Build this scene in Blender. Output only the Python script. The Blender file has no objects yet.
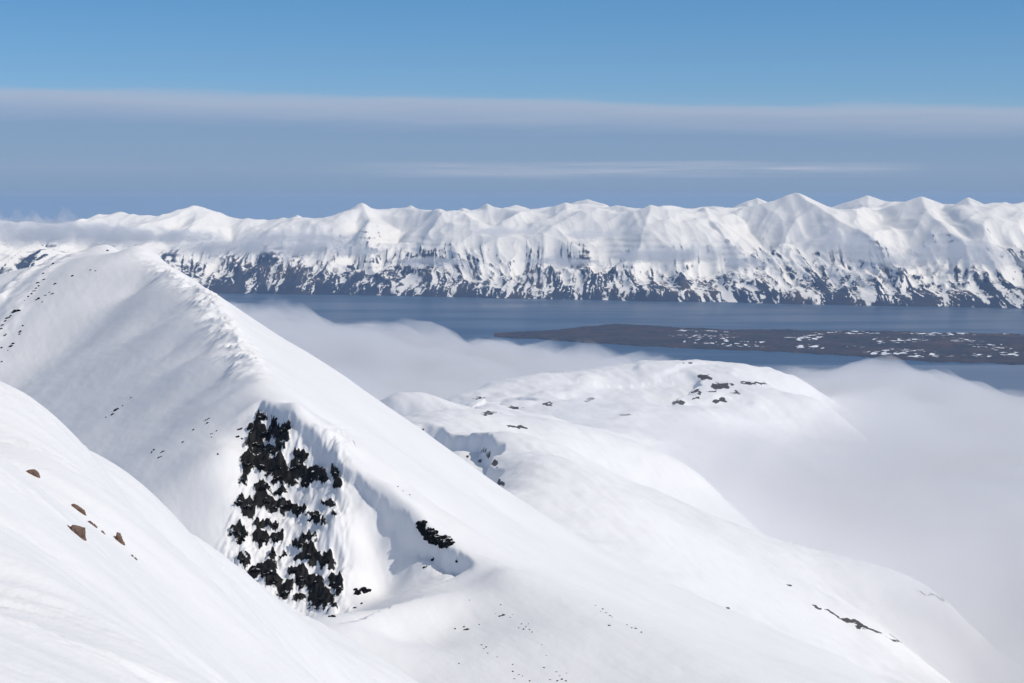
import bpy, math, random
import numpy as np

# ------------------------------------------------------------------ camera, sky, sun, exposure
SC = bpy.context.scene
COL = SC.collection
F = 2000.0          # focal length in pixels of a 1024 px wide frame
HZ = 205.0          # row of the horizon
CZ = 900.0          # eye height above the fjord (metres)
cam = bpy.data.cameras.new('camera')
cam.sensor_width = 36.0
cam.lens = 36.0 * F / 1024
cam.shift_y = -(341.5 - HZ) / 1024
cam.clip_start = 1.0
cam.clip_end = 400000
camo = bpy.data.objects.new('camera', cam)
camo.location = (0, 0, CZ)
camo.rotation_euler = (math.radians(90), 0, 0)
COL.objects.link(camo)
SC.camera = camo

SUN_EL, SUN_AZ = math.radians(46), math.radians(109)     # azimuth from the view direction towards the right
sl = bpy.data.lights.new('sun', 'SUN')
sl.energy = 2.85
sl.angle = math.radians(0.5)
sl.color = (1.0, 0.925, 0.81)
so = bpy.data.objects.new('sun', sl)
so.rotation_euler = (math.pi / 2 - SUN_EL, 0, -SUN_AZ + math.pi)
so.location = (0, 0, 3000)
COL.objects.link(so)

W = bpy.data.worlds.new('World')
SC.world = W
W.use_nodes = True
nt = W.node_tree
nt.nodes.clear()
def N(t, kind, **kw):
    n = t.nodes.new(kind)
    for k, v in kw.items():
        if k.startswith('i_'):
            n.inputs[k[2:].replace('_', ' ')].default_value = v
        else:
            setattr(n, k, v)
    return n
def L(t, a, b):
    t.links.new(a, b)
def ramp(t, stops, interp='LINEAR'):
    r = t.nodes.new('ShaderNodeValToRGB')
    e = r.color_ramp.elements
    r.color_ramp.interpolation = interp
    while len(e) > 1:
        e.remove(e[-1])
    e[0].position = stops[0][0]
    e[0].color = stops[0][1]
    for p, c in stops[1:]:
        x = e.new(p)
        x.color = c
    return r
def math_n(t, op, a, b=None, c=None, clamp=False):
    n = t.nodes.new('ShaderNodeMath')
    n.operation = op
    n.use_clamp = clamp
    for i, v in enumerate((a, b, c)):
        if v is None:
            continue
        if isinstance(v, (int, float)):
            n.inputs[i].default_value = v
        else:
            L(t, v, n.inputs[i])
    return n.outputs[0]

out = N(nt, 'ShaderNodeOutputWorld')
bg = N(nt, 'ShaderNodeBackground')
bg.inputs['Strength'].default_value = 0.1
sky = N(nt, 'ShaderNodeTexSky', sky_type='NISHITA', sun_disc=False)
sky.sun_elevation = SUN_EL
sky.sun_rotation = SUN_AZ
sky.altitude = 900
sky.air_density = 1.0
sky.dust_density = 0.3
sky.ozone_density = 2.0
tc = N(nt, 'ShaderNodeTexCoord')
sep = N(nt, 'ShaderNodeSeparateXYZ')
L(nt, tc.outputs['Generated'], sep.inputs[0])
# tan of elevation and azimuth: high cloud sheet, its far edge low over the mountains
hyp = math_n(nt, 'SQRT', math_n(nt, 'ADD', math_n(nt, 'MULTIPLY', sep.outputs[0], sep.outputs[0]),
                                math_n(nt, 'MULTIPLY', sep.outputs[1], sep.outputs[1])))
el = math_n(nt, 'DIVIDE', sep.outputs[2], hyp)
az = math_n(nt, 'ARCTAN2', sep.outputs[0], sep.outputs[1])
comb = N(nt, 'ShaderNodeCombineXYZ')
L(nt, math_n(nt, 'MULTIPLY', az, 5.0), comb.inputs[0])
L(nt, math_n(nt, 'MULTIPLY', el, 70.0), comb.inputs[1])
nz = N(nt, 'ShaderNodeTexNoise', i_Scale=1.6, i_Detail=6.0, i_Roughness=0.55)
L(nt, comb.outputs[0], nz.inputs['Vector'])
nv = math_n(nt, 'SUBTRACT', nz.outputs[0], 0.5)
elw = math_n(nt, 'ADD', math_n(nt, 'ADD', el, math_n(nt, 'MULTIPLY', nv, 0.012)),
             math_n(nt, 'MULTIPLY_ADD', az, 0.018, 0.0028))
# sheet of high cloud between the horizon and 3 degrees, brighter at its edge
S0 = 0.12
sheet = ramp(nt, [(0, (1.0,)*3+(1,)), (0.004/S0, (0.92,)*3+(1,)), (0.02/S0, (0.72,)*3+(1,)), (0.036/S0, (0.70,)*3+(1,)),
                  (0.0515/S0, (0.78,)*3+(1,)), (0.0545/S0, (0.55,)*3+(1,)), (0.0572/S0, (0.05,)*3+(1,)), (0.061/S0, (0.0,)*3+(1,))])
L(nt, math_n(nt, 'DIVIDE', elw, S0), sheet.inputs[0])
scol = ramp(nt, [(0, (2.35, 3.3, 4.75, 1)), (0.008/S0, (2.25, 3.2, 4.75, 1)), (0.02/S0, (2.2, 3.10, 4.8, 1)), (0.038/S0, (2.1, 3.0, 4.8, 1)),
                 (0.0465/S0, (3.4, 4.0, 5.45, 1)), (0.0525/S0, (4.1, 4.65, 5.9, 1))])
L(nt, math_n(nt, 'DIVIDE', elw, S0), scol.inputs[0])
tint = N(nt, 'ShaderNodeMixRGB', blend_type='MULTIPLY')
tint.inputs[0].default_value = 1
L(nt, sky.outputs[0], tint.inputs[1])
tr = ramp(nt, [(0.0, (0.50, 0.66, 0.95, 1)), (0.05, (0.44, 0.65, 0.98, 1)), (0.12, (0.31, 0.60, 0.88, 1)), (0.3, (0.8, 0.85, 1.0, 1)), (0.6, (2.2, 1.65, 1.22, 1))])  # low sky stays blue; unseen sky overhead brightened and whitened to fill shaded snow
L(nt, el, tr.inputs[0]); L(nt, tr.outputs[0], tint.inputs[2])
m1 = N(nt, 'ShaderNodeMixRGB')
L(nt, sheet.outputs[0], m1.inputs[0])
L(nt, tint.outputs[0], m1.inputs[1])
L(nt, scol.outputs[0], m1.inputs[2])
# thin bright streak under the sheet
comb2 = N(nt, 'ShaderNodeCombineXYZ')
L(nt, math_n(nt, 'MULTIPLY', az, 9.0), comb2.inputs[0])
L(nt, math_n(nt, 'MULTIPLY', el, 230.0), comb2.inputs[1])
comb2.inputs[2].default_value = 3.3
nz2 = N(nt, 'ShaderNodeTexNoise', i_Scale=1.3, i_Detail=5.0, i_Roughness=0.6)
L(nt, comb2.outputs[0], nz2.inputs['Vector'])
band = ramp(nt, [(0, (0,)*3+(1,)), (0.35, (0,)*3+(1,)), (0.5, (1,)*3+(1,)), (0.62, (0,)*3+(1,))])
L(nt, math_n(nt, 'ADD', math_n(nt, 'DIVIDE', el, 0.036), math_n(nt, 'MULTIPLY', nv, 0.12)), band.inputs[0])
azr = ramp(nt, [(0, (0.1,)*3+(1,)), (0.40, (0.08,)*3+(1,)), (0.47, (0.55,)*3+(1,)), (0.56, (0.9,)*3+(1,)), (0.60, (1,)*3+(1,)), (0.67, (0.5,)*3+(1,)), (0.71, (0.05,)*3+(1,)), (1, (0.2,)*3+(1,))])
L(nt, math_n(nt, 'ADD', math_n(nt, 'MULTIPLY', az, 1.0), 0.5), azr.inputs[0])
wf = math_n(nt, 'MULTIPLY', math_n(nt, 'MULTIPLY', band.outputs[0], azr.outputs[0]),
            math_n(nt, 'MULTIPLY_ADD', nz2.outputs[0], 3.0, -0.95, clamp=True), clamp=True)
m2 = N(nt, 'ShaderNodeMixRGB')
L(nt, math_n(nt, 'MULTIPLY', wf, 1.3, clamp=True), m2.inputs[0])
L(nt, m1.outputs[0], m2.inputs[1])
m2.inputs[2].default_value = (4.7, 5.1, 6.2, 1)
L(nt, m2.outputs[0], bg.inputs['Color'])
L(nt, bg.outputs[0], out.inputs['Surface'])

SC.view_settings.view_transform = 'Standard'
SC.view_settings.look = 'None'
SC.view_settings.exposure = 0.0
SC.view_settings.gamma = 1.0
SC.render.engine = 'CYCLES'
SC.cycles.use_denoising = True
SC.cycles.max_bounces = 8
SC.cycles.diffuse_bounces = 3
SC.cycles.volume_bounces = 5
SC.cycles.transparent_max_bounces = 12
SC.cycles.volume_max_steps = 128
SC.cycles.use_adaptive_sampling = True
SC.cycles.adaptive_threshold = 0.02

# ------------------------------------------------------------------ noise and surface helpers
RS = np.random.RandomState(7)
PERM = RS.permutation(4096)
GA = RS.rand(4096) * 2 * np.pi
GX, GY = np.cos(GA), np.sin(GA)
def perlin(x, y):
    xi = np.floor(x).astype(np.int64); yi = np.floor(y).astype(np.int64)
    xf = x - xi; yf = y - yi
    u = xf * xf * xf * (xf * (xf * 6 - 15) + 10); v = yf * yf * yf * (yf * (yf * 6 - 15) + 10)
    def g(a, b, fx, fy):
        h = PERM[(PERM[a & 4095] + b) & 4095]
        return GX[h] * fx + GY[h] * fy
    a = g(xi, yi, xf, yf); b = g(xi + 1, yi, xf - 1, yf)
    c = g(xi, yi + 1, xf, yf - 1); d = g(xi + 1, yi + 1, xf - 1, yf - 1)
    return ((a + u * (b - a)) + v * ((c + u * (d - c)) - (a + u * (b - a)))) * 1.5
def fbm(x, y, octv=5, gain=0.5, lac=2.03):
    s = 0; a = 1.0
    for i in range(octv):
        s = s + a * perlin(x + 17.3 * i, y - 9.1 * i)
        x = x * lac; y = y * lac; a *= gain
    return s
def ridged(x, y, octv=5, gain=0.5):
    s = 0; a = 1.0; w = 1.0
    for i in range(octv):
        n = 1 - np.abs(perlin(x + 31.7 * i, y + 11.3 * i)) * 1.6
        n = np.clip(n, 0, 1) ** 2 * w
        w = np.clip(n * 1.6, 0, 1)
        s = s + a * n
        x = x * 2.07; y = y * 2.07; a *= gain
    return s
def vridge(x, y, octv=3, gain=0.45):
    s = 0; a = 1.0
    for i in range(octv):
        s = s + a * (1 - np.abs(perlin(x + 31.7 * i, y + 11.3 * i)) * 1.7)
        x = x * 2.1; y = y * 2.1; a *= gain
    return s
def sm(a, b, x):
    t = np.clip((x - a) / (b - a), 0, 1)
    return t * t * (3 - 2 * t)
def P(px, py, D):
    return ((px - 512) / F * D, D, CZ - (py - HZ) / F * D)

class RBF:
    """smooth ground surface through surveyed points (x, y, z, softness)"""
    def __init__(self, pts, s, c0=0.03):
        p = np.array(pts, float)
        self.s = s
        self.X = p[:, :2] / s
        self.c = np.full(len(p), c0)
        lam = 2e-4 + 0.02 * (p[:, 3] / s) ** 1
        self.z0 = p[:, 2].mean()
        n = len(p)
        A = np.zeros((n + 3, n + 3))
        d = self.X[:, None] - self.X[None]
        A[:n, :n] = np.sqrt((d ** 2).sum(-1) + self.c[None, :] ** 2)
        A[:n, :n] -= np.diag(lam)
        A[:n, n] = 1; A[:n, n + 1:] = self.X
        A[n, :n] = 1; A[n + 1:, :n] = self.X.T
        b = np.zeros(n + 3); b[:n] = p[:, 2] - self.z0
        self.w = np.linalg.lstsq(A, b, rcond=None)[0]
    def __call__(self, x, y):
        x = np.asarray(x, float) / self.s; y = np.asarray(y, float) / self.s
        n = len(self.c)
        r = self.w[n] + self.w[n + 1] * x + self.w[n + 2] * y + self.z0
        for j in range(n):
            r += self.w[j] * np.sqrt((x - self.X[j, 0]) ** 2 + (y - self.X[j, 1]) ** 2 + self.c[j] ** 2)
        return r

def line(pts, step, soft):
    """dense points along a polyline given as (px, py, D)"""
    w = [P(*p) for p in pts]
    o = []
    for a, b in zip(w[:-1], w[1:]):
        a = np.array(a); b = np.array(b)
        n = max(1, int(round(np.linalg.norm((b - a)[:2]) / step)))
        for i in range(n):
            o.append(tuple(a + (b - a) * i / n) + (soft,))
    o.append(tuple(w[-1]) + (soft,))
    return o
def pts(lst, soft):
    return [P(*p) + (soft,) for p in lst]

def polydist(X, Y, poly):
    """signed distance to a polyline in plan: > 0 on its right side seen along it; also the parameter 0..1"""
    best = np.full(X.shape, 1e9); sg = np.zeros(X.shape); tt = np.zeros(X.shape)
    seg = np.array(poly, float)
    ln = np.hypot(*(seg[1:] - seg[:-1]).T); cum = np.r_[0, np.cumsum(ln)]
    for i in range(len(seg) - 1):
        a, b = seg[i], seg[i + 1]
        d = b - a
        t = np.clip(((X - a[0]) * d[0] + (Y - a[1]) * d[1]) / (ln[i] ** 2), 0, 1)
        ex = X - a[0] - t * d[0]; ey = Y - a[1] - t * d[1]
        e = np.hypot(ex, ey)
        k = e < best
        s = np.sign(d[1] * (X - a[0]) - d[0] * (Y - a[1]))
        best = np.where(k, e, best); sg = np.where(k, s, sg)
        tt = np.where(k, (cum[i] + t * ln[i]) / cum[-1], tt)
    return best * sg, tt

def setp(o, **kw):
    for k, v in kw.items():
        o[k] = v
    return o
def grid_mesh(name, X, Y, Z, mat, attrs=None, smooth=True, kind='structure'):
    R, C = X.shape
    me = bpy.data.meshes.new(name)
    co = np.stack([X, Y, Z], -1).reshape(-1, 3).astype(np.float32)
    idx = np.arange(R * C).reshape(R, C)
    q = np.stack([idx[:-1, :-1], idx[:-1, 1:], idx[1:, 1:], idx[1:, :-1]], -1).reshape(-1, 4).astype(np.int32)
    me.vertices.add(len(co)); me.vertices.foreach_set('co', co.ravel())
    me.loops.add(q.size); me.loops.foreach_set('vertex_index', q.ravel())
    me.polygons.add(len(q))
    me.polygons.foreach_set('loop_start', np.arange(0, q.size, 4, dtype=np.int32))
    me.polygons.foreach_set('use_smooth', np.full(len(q), smooth))
    me.update(calc_edges=True)
    for k, v in (attrs or {}).items():
        at = me.attributes.new(k, 'FLOAT', 'POINT')
        at.data.foreach_set('value', v.astype(np.float32).ravel())
    me.materials.append(mat)
    o = bpy.data.objects.new(name, me)
    COL.objects.link(o)
    if kind:
        o['kind'] = kind
    return o
def cols(lo, hi, fine, out_lo, out_hi, coarse):
    """columns (as px) fine inside the frame, coarse outside"""
    return np.r_[np.arange(out_lo, lo, coarse), np.arange(lo, hi, fine), np.arange(hi, out_hi, coarse)]
class Field:
    """a height field on rays fanning out from the viewpoint, rows growing with distance"""
    def __init__(self, c, d0, d1, ratio):
        self.c = c
        n = int(math.log(d1 / d0) / ratio) + 1
        self.d = d0 * np.exp(np.linspace(0, math.log(d1 / d0), n))
        self.X = (c[None, :] - 512) / F * self.d[:, None]
        self.Y = np.repeat(self.d[:, None], len(c), 1)
    def py(self):
        return HZ + (CZ - self.Z) / self.Y * F
    def hit(self, px, py):
        """first point of the ground met by the ray through (px, py)"""
        j = int(np.argmin(np.abs(self.c - px)))
        q = HZ + (CZ - self.Z[:, j]) / self.d * F
        k = np.nonzero(q <= py)[0]
        if len(k) == 0:
            return None
        i = k[0]
        if i == 0 and q[0] < py - 3:
            return None
        jj = min(max(j, 1), len(self.c) - 2); ii = min(max(i, 1), len(self.d) - 2)
        ex = np.array([self.X[ii, jj + 1] - self.X[ii, jj - 1], 0, self.Z[ii, jj + 1] - self.Z[ii, jj - 1]])
        ey = np.array([0 + self.X[ii + 1, jj] - self.X[ii - 1, jj], self.Y[ii + 1, jj] - self.Y[ii - 1, jj], self.Z[ii + 1, jj] - self.Z[ii - 1, jj]])
        nn = np.cross(ex, ey); nn /= np.linalg.norm(nn)
        return np.array([self.X[i, j], self.Y[i, j], self.Z[i, j]]), nn

# ------------------------------------------------------------------ materials
def new_mat(name):
    m = bpy.data.materials.new(name)
    m.use_nodes = True
    t = m.node_tree
    b = t.nodes['Principled BSDF']
    return m, t, b
def snow_mat(name, scale, bump, col=(0.85, 0.85, 0.86), rock=(0.010, 0.0095, 0.009), rs=0.5, rockattr=True):
    m, t, b = new_mat(name)
    tcn = N(t, 'ShaderNodeTexCoord')
    n1 = N(t, 'ShaderNodeTexNoise', i_Scale=scale, i_Detail=8.0, i_Roughness=0.6)
    mp = N(t, 'ShaderNodeMapping')
    mp.inputs['Scale'].default_value = (1.0, 0.45, 1.0)
    mp.inputs['Rotation'].default_value = (0, 0, math.radians(25))
    L(t, tcn.outputs['Object'], mp.inputs[0]); L(t, mp.outputs[0], n1.inputs['Vector'])
    n2 = N(t, 'ShaderNodeTexNoise', i_Scale=scale * 0.13, i_Detail=5.0)
    L(t, tcn.outputs['Object'], n2.inputs['Vector'])
    r = ramp(t, [(0.3, tuple(c * 0.955 for c in col) + (1,)), (0.7, col + (1,))])
    L(t, n2.outputs[0], r.inputs[0])
    bp = N(t, 'ShaderNodeBump', i_Strength=1.0, i_Distance=bump)
    L(t, n1.outputs[0], bp.inputs['Height'])
    L(t, bp.outputs[0], b.inputs['Normal'])
    b.inputs['Roughness'].default_value = 0.6
    b.inputs['Specular IOR Level'].default_value = 0.12
    if rockattr:
        at = N(t, 'ShaderNodeAttribute', attribute_name='rock')
        n3 = N(t, 'ShaderNodeTexNoise', i_Scale=rs, i_Detail=6.0, i_Roughness=0.65)
        L(t, tcn.outputs['Object'], n3.inputs['Vector'])
        f = math_n(t, 'ADD', at.outputs['Fac'], math_n(t, 'MULTIPLY', math_n(t, 'SUBTRACT', n3.outputs[0], 0.5), 0.9))
        f = math_n(t, 'MULTIPLY', math_n(t, 'SUBTRACT', f, 0.47), 14.0, clamp=True)
        n4 = N(t, 'ShaderNodeTexNoise', i_Scale=rs * 2.3, i_Detail=8.0)
        L(t, tcn.outputs['Object'], n4.inputs['Vector'])
        rr = ramp(t, [(0.3, tuple(c * 0.6 for c in rock) + (1,)), (0.7, tuple(c * 1.7 for c in rock) + (1,))])
        L(t, n4.outputs[0], rr.inputs[0])
        mx = N(t, 'ShaderNodeMixRGB')
        L(t, f, mx.inputs[0]); L(t, r.outputs[0], mx.inputs[1]); L(t, rr.outputs[0], mx.inputs[2])
        L(t, mx.outputs[0], b.inputs['Base Color'])
    else:
        L(t, r.outputs[0], b.inputs['Base Color'])
    return m
def rock_mat(name, dark, light, snow_at=0.8, sc=1.5):
    m, t, b = new_mat(name)
    tcn = N(t, 'ShaderNodeTexCoord'); ge = N(t, 'ShaderNodeNewGeometry')
    n1 = N(t, 'ShaderNodeTexNoise', i_Scale=sc, i_Detail=8.0, i_Roughness=0.7)
    L(t, ge.outputs['Position'], n1.inputs['Vector'])
    r = ramp(t, [(0.3, dark + (1,)), (0.72, light + (1,))])
    L(t, n1.outputs[0], r.inputs[0])
    sp = N(t, 'ShaderNodeSeparateXYZ'); L(t, ge.outputs['Normal'], sp.inputs[0])
    n2 = N(t, 'ShaderNodeTexNoise', i_Scale=sc * 0.6, i_Detail=4.0)
    L(t, ge.outputs['Position'], n2.inputs['Vector'])
    f = math_n(t, 'ADD', sp.outputs[2], math_n(t, 'MULTIPLY', math_n(t, 'SUBTRACT', n2.outputs[0], 0.5), 0.9))
    f = math_n(t, 'MULTIPLY', math_n(t, 'SUBTRACT', f, snow_at), 12.0, clamp=True)
    mx = N(t, 'ShaderNodeMixRGB')
    L(t, f, mx.inputs[0]); L(t, r.outputs[0], mx.inputs[1]); mx.inputs[2].default_value = (0.84, 0.86, 0.885, 1)
    L(t, mx.outputs[0], b.inputs['Base Color'])
    bp = N(t, 'ShaderNodeBump', i_Strength=0.8, i_Distance=0.25 / sc)
    L(t, n1.outputs[0], bp.inputs['Height']); L(t, bp.outputs[0], b.inputs['Normal'])
    b.inputs['Roughness'].default_value = 0.95
    b.inputs['Specular IOR Level'].default_value = 0.04
    return m
def vol_mat(name, density, color=(1, 1, 1), aniso=0.0):
    m = bpy.data.materials.new(name)
    m.use_nodes = True
    t = m.node_tree
    t.nodes.clear()
    o = N(t, 'ShaderNodeOutputMaterial')
    v = N(t, 'ShaderNodeVolumePrincipled')
    v.inputs['Color'].default_value = color + (1,)
    v.inputs['Density'].default_value = density
    v.inputs['Anisotropy'].default_value = aniso
    L(t, v.outputs[0], o.inputs['Volume'])
    return m, t, v

M_NEAR = snow_mat('near_snow', 2.2, 0.06, rockattr=False)
M_MTN = snow_mat('ridge_snow', 0.25, 0.14, rs=0.45)
M_HILL = snow_mat('hill_snow', 0.03, 0.6, rs=0.11, rock=(0.07, 0.06, 0.055))
M_BLACK = rock_mat('black_basalt', (0.002, 0.002, 0.003), (0.014, 0.013, 0.013), 0.92, 1.0)
M_BROWN = rock_mat('brown_rock', (0.10, 0.065, 0.050), (0.27, 0.18, 0.145), 1.35, 6.0)

# ------------------------------------------------------------------ fjord water, one sheet to the horizon
def water_mat():
    m, t, b = new_mat('fjord_water')
    tcn = N(t, 'ShaderNodeTexCoord')
    mp = N(t, 'ShaderNodeMapping'); mp.inputs['Scale'].default_value = (0.35, 1.0, 1.0)
    L(t, tcn.outputs['Object'], mp.inputs[0])
    n = N(t, 'ShaderNodeTexNoise', i_Scale=0.0011, i_Detail=6.0, i_Roughness=0.6)
    L(t, mp.outputs[0], n.inputs['Vector'])
    r = ramp(t, [(0.35, (0.027, 0.060, 0.112, 1)), (0.65, (0.036, 0.074, 0.134, 1))])
    L(t, n.outputs[0], r.inputs[0]); L(t, r.outputs[0], b.inputs['Base Color'])
    r2 = ramp(t, [(0.4, (0.30,)*3+(1,)), (0.62, (0.42,)*3+(1,))])
    L(t, n.outputs[0], r2.inputs[0]); L(t, r2.outputs[0], b.inputs['Roughness'])
    b.inputs['IOR'].default_value = 1.33
    n2 = N(t, 'ShaderNodeTexNoise', i_Scale=0.02, i_Detail=6.0)
    L(t, tcn.outputs['Object'], n2.inputs['Vector'])
    bp = N(t, 'ShaderNodeBump', i_Strength=0.5, i_Distance=6.0)
    L(t, n2.outputs[0], bp.inputs['Height']); L(t, bp.outputs[0], b.inputs['Normal'])
    return m
gx, gy = np.meshgrid(np.linspace(-60000, 60000, 41), np.linspace(-3000, 112000, 41))
grid_mesh('fjord_water', gx, gy, gx * 0, water_mat())

# ------------------------------------------------------------------ far mountain range across the fjord
def far_range():
    xs = np.r_[np.arange(-16000, -6200, 60), np.arange(-6200, 6800, 9.5), np.arange(6800, 16000, 60)]
    dep = np.r_[np.arange(-150, 3000, 9.0), np.arange(3000, 9000, 22.0)]
    shx = [-16000, -6500, -5200, -4200, -3200, -1500, 0, 2000, 5000, 9000, 16000]
    shy = [15500, 15800, 17000, 19300, 20600, 19900, 19200, 18450, 17150, 16600, 16000]
    shore = np.interp(xs, shx, shy)
    shore = np.convolve(np.pad(shore, 60, mode='edge'), np.ones(121) / 121, 'valid')
    shore = shore + 120 * fbm(xs / 900, xs * 0 + 3.3, 4)
    X = np.repeat(xs[None, :], len(dep), 0)
    T = np.repeat(dep[:, None], len(xs), 1)
    Y = shore[None, :] + T
    # main peaks: (px, py, metres behind the shore, slant of the spur)
    pk = [(-260, 214, 4200, .2), (-180, 222, 3600, -.2), (-90, 218, 4600, .1), (0, 224, 4300, .1), (40, 221, 3600, -.1), (82, 215, 4300, 0), (103, 214, 4700, .1),
          (145, 221, 3300, .25), (185, 209, 3300, .1), (212, 215, 3500, -.2), (250, 224, 3000, .2), (300, 219, 3400, -.1), (330, 216, 2800, .1), (360, 206, 3500, .15), (385, 208, 3900, -.1),
          (413, 208, 4300, .1), (440, 211, 3000, -.25), (466, 207, 3500, .1), (492, 205, 3300, .15), (515, 208, 3700, -.15),
          (545, 211, 3300, 0), (563, 203, 3100, .1), (584, 201, 3500, -.1), (615, 208, 3000, .12), (650, 206, 2500, -.12), (676, 206, 3200, .1), (702, 207, 3000, .05),
          (733, 208, 3900, .2), (758, 200, 5200, 0), (775, 206, 4000, -.2), (796, 194.5, 3300, .22), (822, 203, 3300, -.1), (843, 206, 3700, 0), (863, 199, 6000, 0), (884, 207, 4000, .2),
          (905, 204, 3300, .25), (923, 198, 3300, -.05), (947, 204, 3500, -.15), (972, 199, 3000, .12), (1000, 202, 3300, -.1), (1028, 199, 3300, .1),
          (1070, 205, 3400, .1), (1130, 196, 3500, -.1), (1200, 204, 3600, .1), (1280, 200, 3400, .1)]
    wx = X + 90 * fbm(X / 1500, T / 1800, 2) + 6 * fbm(X / 200, T / 320, 3)
    sky = []
    DROP = {145, 212, 250, 330, 385, 440, 545, 615, 676, 733, 775, 822, 843, 884, 905, 947, -90, 40, 1070}
    MAJ = {185, 360, 466, 563, 650, 702, 796, 923, 1000, 103, 1130}
    Z = np.full(X.shape, -400.0); UM = np.full(X.shape, 1e4)
    for px, py, back, sl in pk:
        x0 = (px - 512) / F * 21500
        for _ in range(2):
            y0 = np.interp(x0, xs, shore) + back
            x0 = (px - 512) / F * y0
        zt = CZ - (py - HZ) / F * y0
        sky.append((x0, zt, back))
        t = np.clip(1 - T / back, -1, 1)                 # 0 at the peak, 1 at the shore
        tc_ = np.clip(t, 0, 1)
        if px in DROP:
            continue
        xr = x0 + sl * (back - T) + 120 * np.sin(T / 620 + px) * tc_
        u = np.abs(wx - xr)
        prof = zt * (1 - 0.72 * tc_ - 0.28 * tc_ ** 3) - 50 * np.sin(tc_ * math.pi) if px in MAJ else zt * (1 - 1.05 * tc_ ** 0.75) - 40 * np.sin(tc_ * math.pi)
        prof = np.where(T < back, prof, zt - 0.40 * (T - back))
        cross = ((0.36 if px % 3 else 0.48) + 0.2 * tc_) * (np.sqrt(u * u + 9 ** 2) - 9)
        UM = np.where(prof - cross > Z, u, UM)
        Z = np.maximum(Z, prof - cross)
    sky.sort()
    sk = np.array(sky)
    hs = np.interp(xs, sk[:, 0], sk[:, 1]); hb = np.interp(xs, sk[:, 0], sk[:, 2])
    kk = np.ones(61) / 61
    hs = np.convolve(np.pad(hs, 30, mode='edge'), kk, 'valid'); hb = np.convolve(np.pad(hb, 30, mode='edge'), kk, 'valid')
    tb = T / hb[None, :]
    floor = (hs[None, :] - 38) * np.where(tb < 1, sm(-0.25, 1.0, tb) ** 1.15, 1 - 0.25 * (tb - 1)) - 60 * (tb < 0)
    cirque = sm(0.1, 0.9, fbm(X / 1000 + 9, T / 1300, 2) + 0.25) * sm(.2, .5, tb) * sm(1.0, .75, tb)
    floor = floor - 190 * cirque
    big = 0.55 + 0.9 * sm(-.5, .6, fbm(X / 2600 + 2, T / 3500, 2))
    k = 7.0
    Z = np.logaddexp(Z / k, floor / k) * k - 10
    # buttresses and gullies following the fall line
    g1 = ridged((wx + 0.10 * T) / 420, T / 1900, 4)
    g2 = ridged(wx / 150 + 7, T / 800 + fbm(X / 400, T / 400, 2) * .4, 4)
    nn = fbm(X / 48, T / 190, 4)
    amp = sm(0, 300, Z) * sm(1050, 700, Z)
    lowa = sm(560, 250, Z)
    g0 = vridge((wx - 0.25 * T) / 1100 + 5, T / 2200, 3)
    Z = Z + (g0 - 1.0) * 95 * amp * sm(0, 900, T) + (vridge((X + .3 * T) / 520 + 50, T / 1100, 2) - 1.0) * (12 + 14 * lowa) * amp + (g1 - 0.9) * big * (7 + 33 * lowa) * amp + (g2 - 0.8) * (2.5 + 20 * lowa) * amp + nn * (.6 + 1.4 * lowa)
    st = 62.0
    ph = (Z + 22 * fbm(X / 900, T / 900, 3)) / st
    fr = ph - np.floor(ph)
    Z = Z + (sm(0.25, 0.75, fr) - fr) * st * 0.16 * sm(700, 450, Z) * sm(-.3, .3, fbm(X / 800 + 90, T / 900, 2))
    Z = Z * sm(-30, 260, T) + 0.010 * T * sm(0, 600, T) - 14 * (1 - sm(-60, 60, T))
    # rock and turf show low down and on ribs
    line = 420 + 110 * fbm(X / 1500, T / 1500, 3)
    low = sm(0, 1, (line + 150 - Z) / 620)
    gz, gx_ = np.gradient(Z)
    dx = np.gradient(xs)[None, :]; dy = np.gradient(dep)[:, None]
    slope = np.hypot(gx_ / dx, gz / dy)
    g3 = ridged((wx + 22 * nn + 0.12 * T) / 66 + 3, T / 1100, 3)
    g4 = fbm(X / 130, T / 420, 4)
    rib = 0.65 * (g2 - 0.75) + 1.0 * (g3 - 0.8) + 0.30 * g4 + 0.18 * nn
    dirw = 0.35 * fbm(X / 1500 + 60, T / 2500, 2)
    thin = np.maximum(sm(0.68, 1.15, ridged((wx + 26 * nn + dirw * T) / 46 + 13, T / 900 + .25 * g4, 3)), 0.9 * sm(0.8, 1.25, ridged((wx + 16 * nn - dirw * T) / 130 + 23, T / 1300, 3)))
    bare = fbm(X / 1800 + 30, T / 1200, 3)
    rock = 0.13 + low * (0.92 + 0.25 * bare) - 0.66 * low * thin + 0.26 * (g2 - .8) * (0.35 + low) + 0.22 * g4 * (.3 + low) + 0.10 * nn + 0.26 * sm(.3, .7, low) * (g1 - .8) + 0.20 * sm(.28, .1, np.abs(fr - 0.5)) * sm(900, 600, Z) * sm(0.15, .8, fbm(X / 500 + 40, T / 900, 3) + .4 * nn)
    rock = rock + 0.30 * sm(0.75, 1.15, slope) * sm(1000, 600, Z) * sm(0.1, .9, g4 + nn)
    rock = rock + 0.42 * sm(150, 20, UM + 60 * nn) * sm(760, 520, Z) * sm(150, 350, Z) * (0.65 + .4 * sm(.3, .08, np.abs(fr - .5))) * sm(-.2, .4, fbm(X / 900 + 70, T / 1200, 2))
    rock = rock + 0.42 * sm(0.75, 1.15, ridged((wx + .2 * T * dirw) / 75 + 33, T / 1500, 3)) * sm(640, 430, Z) * sm(.2, .9, g1) 
    rock = rock + 0.35 * sm(90, 0, Z)
    m, t, b = new_mat('far_mountain')
    at = N(t, 'ShaderNodeAttribute', attribute_name='rock')
    tcn = N(t, 'ShaderNodeTexCoord')
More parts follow.
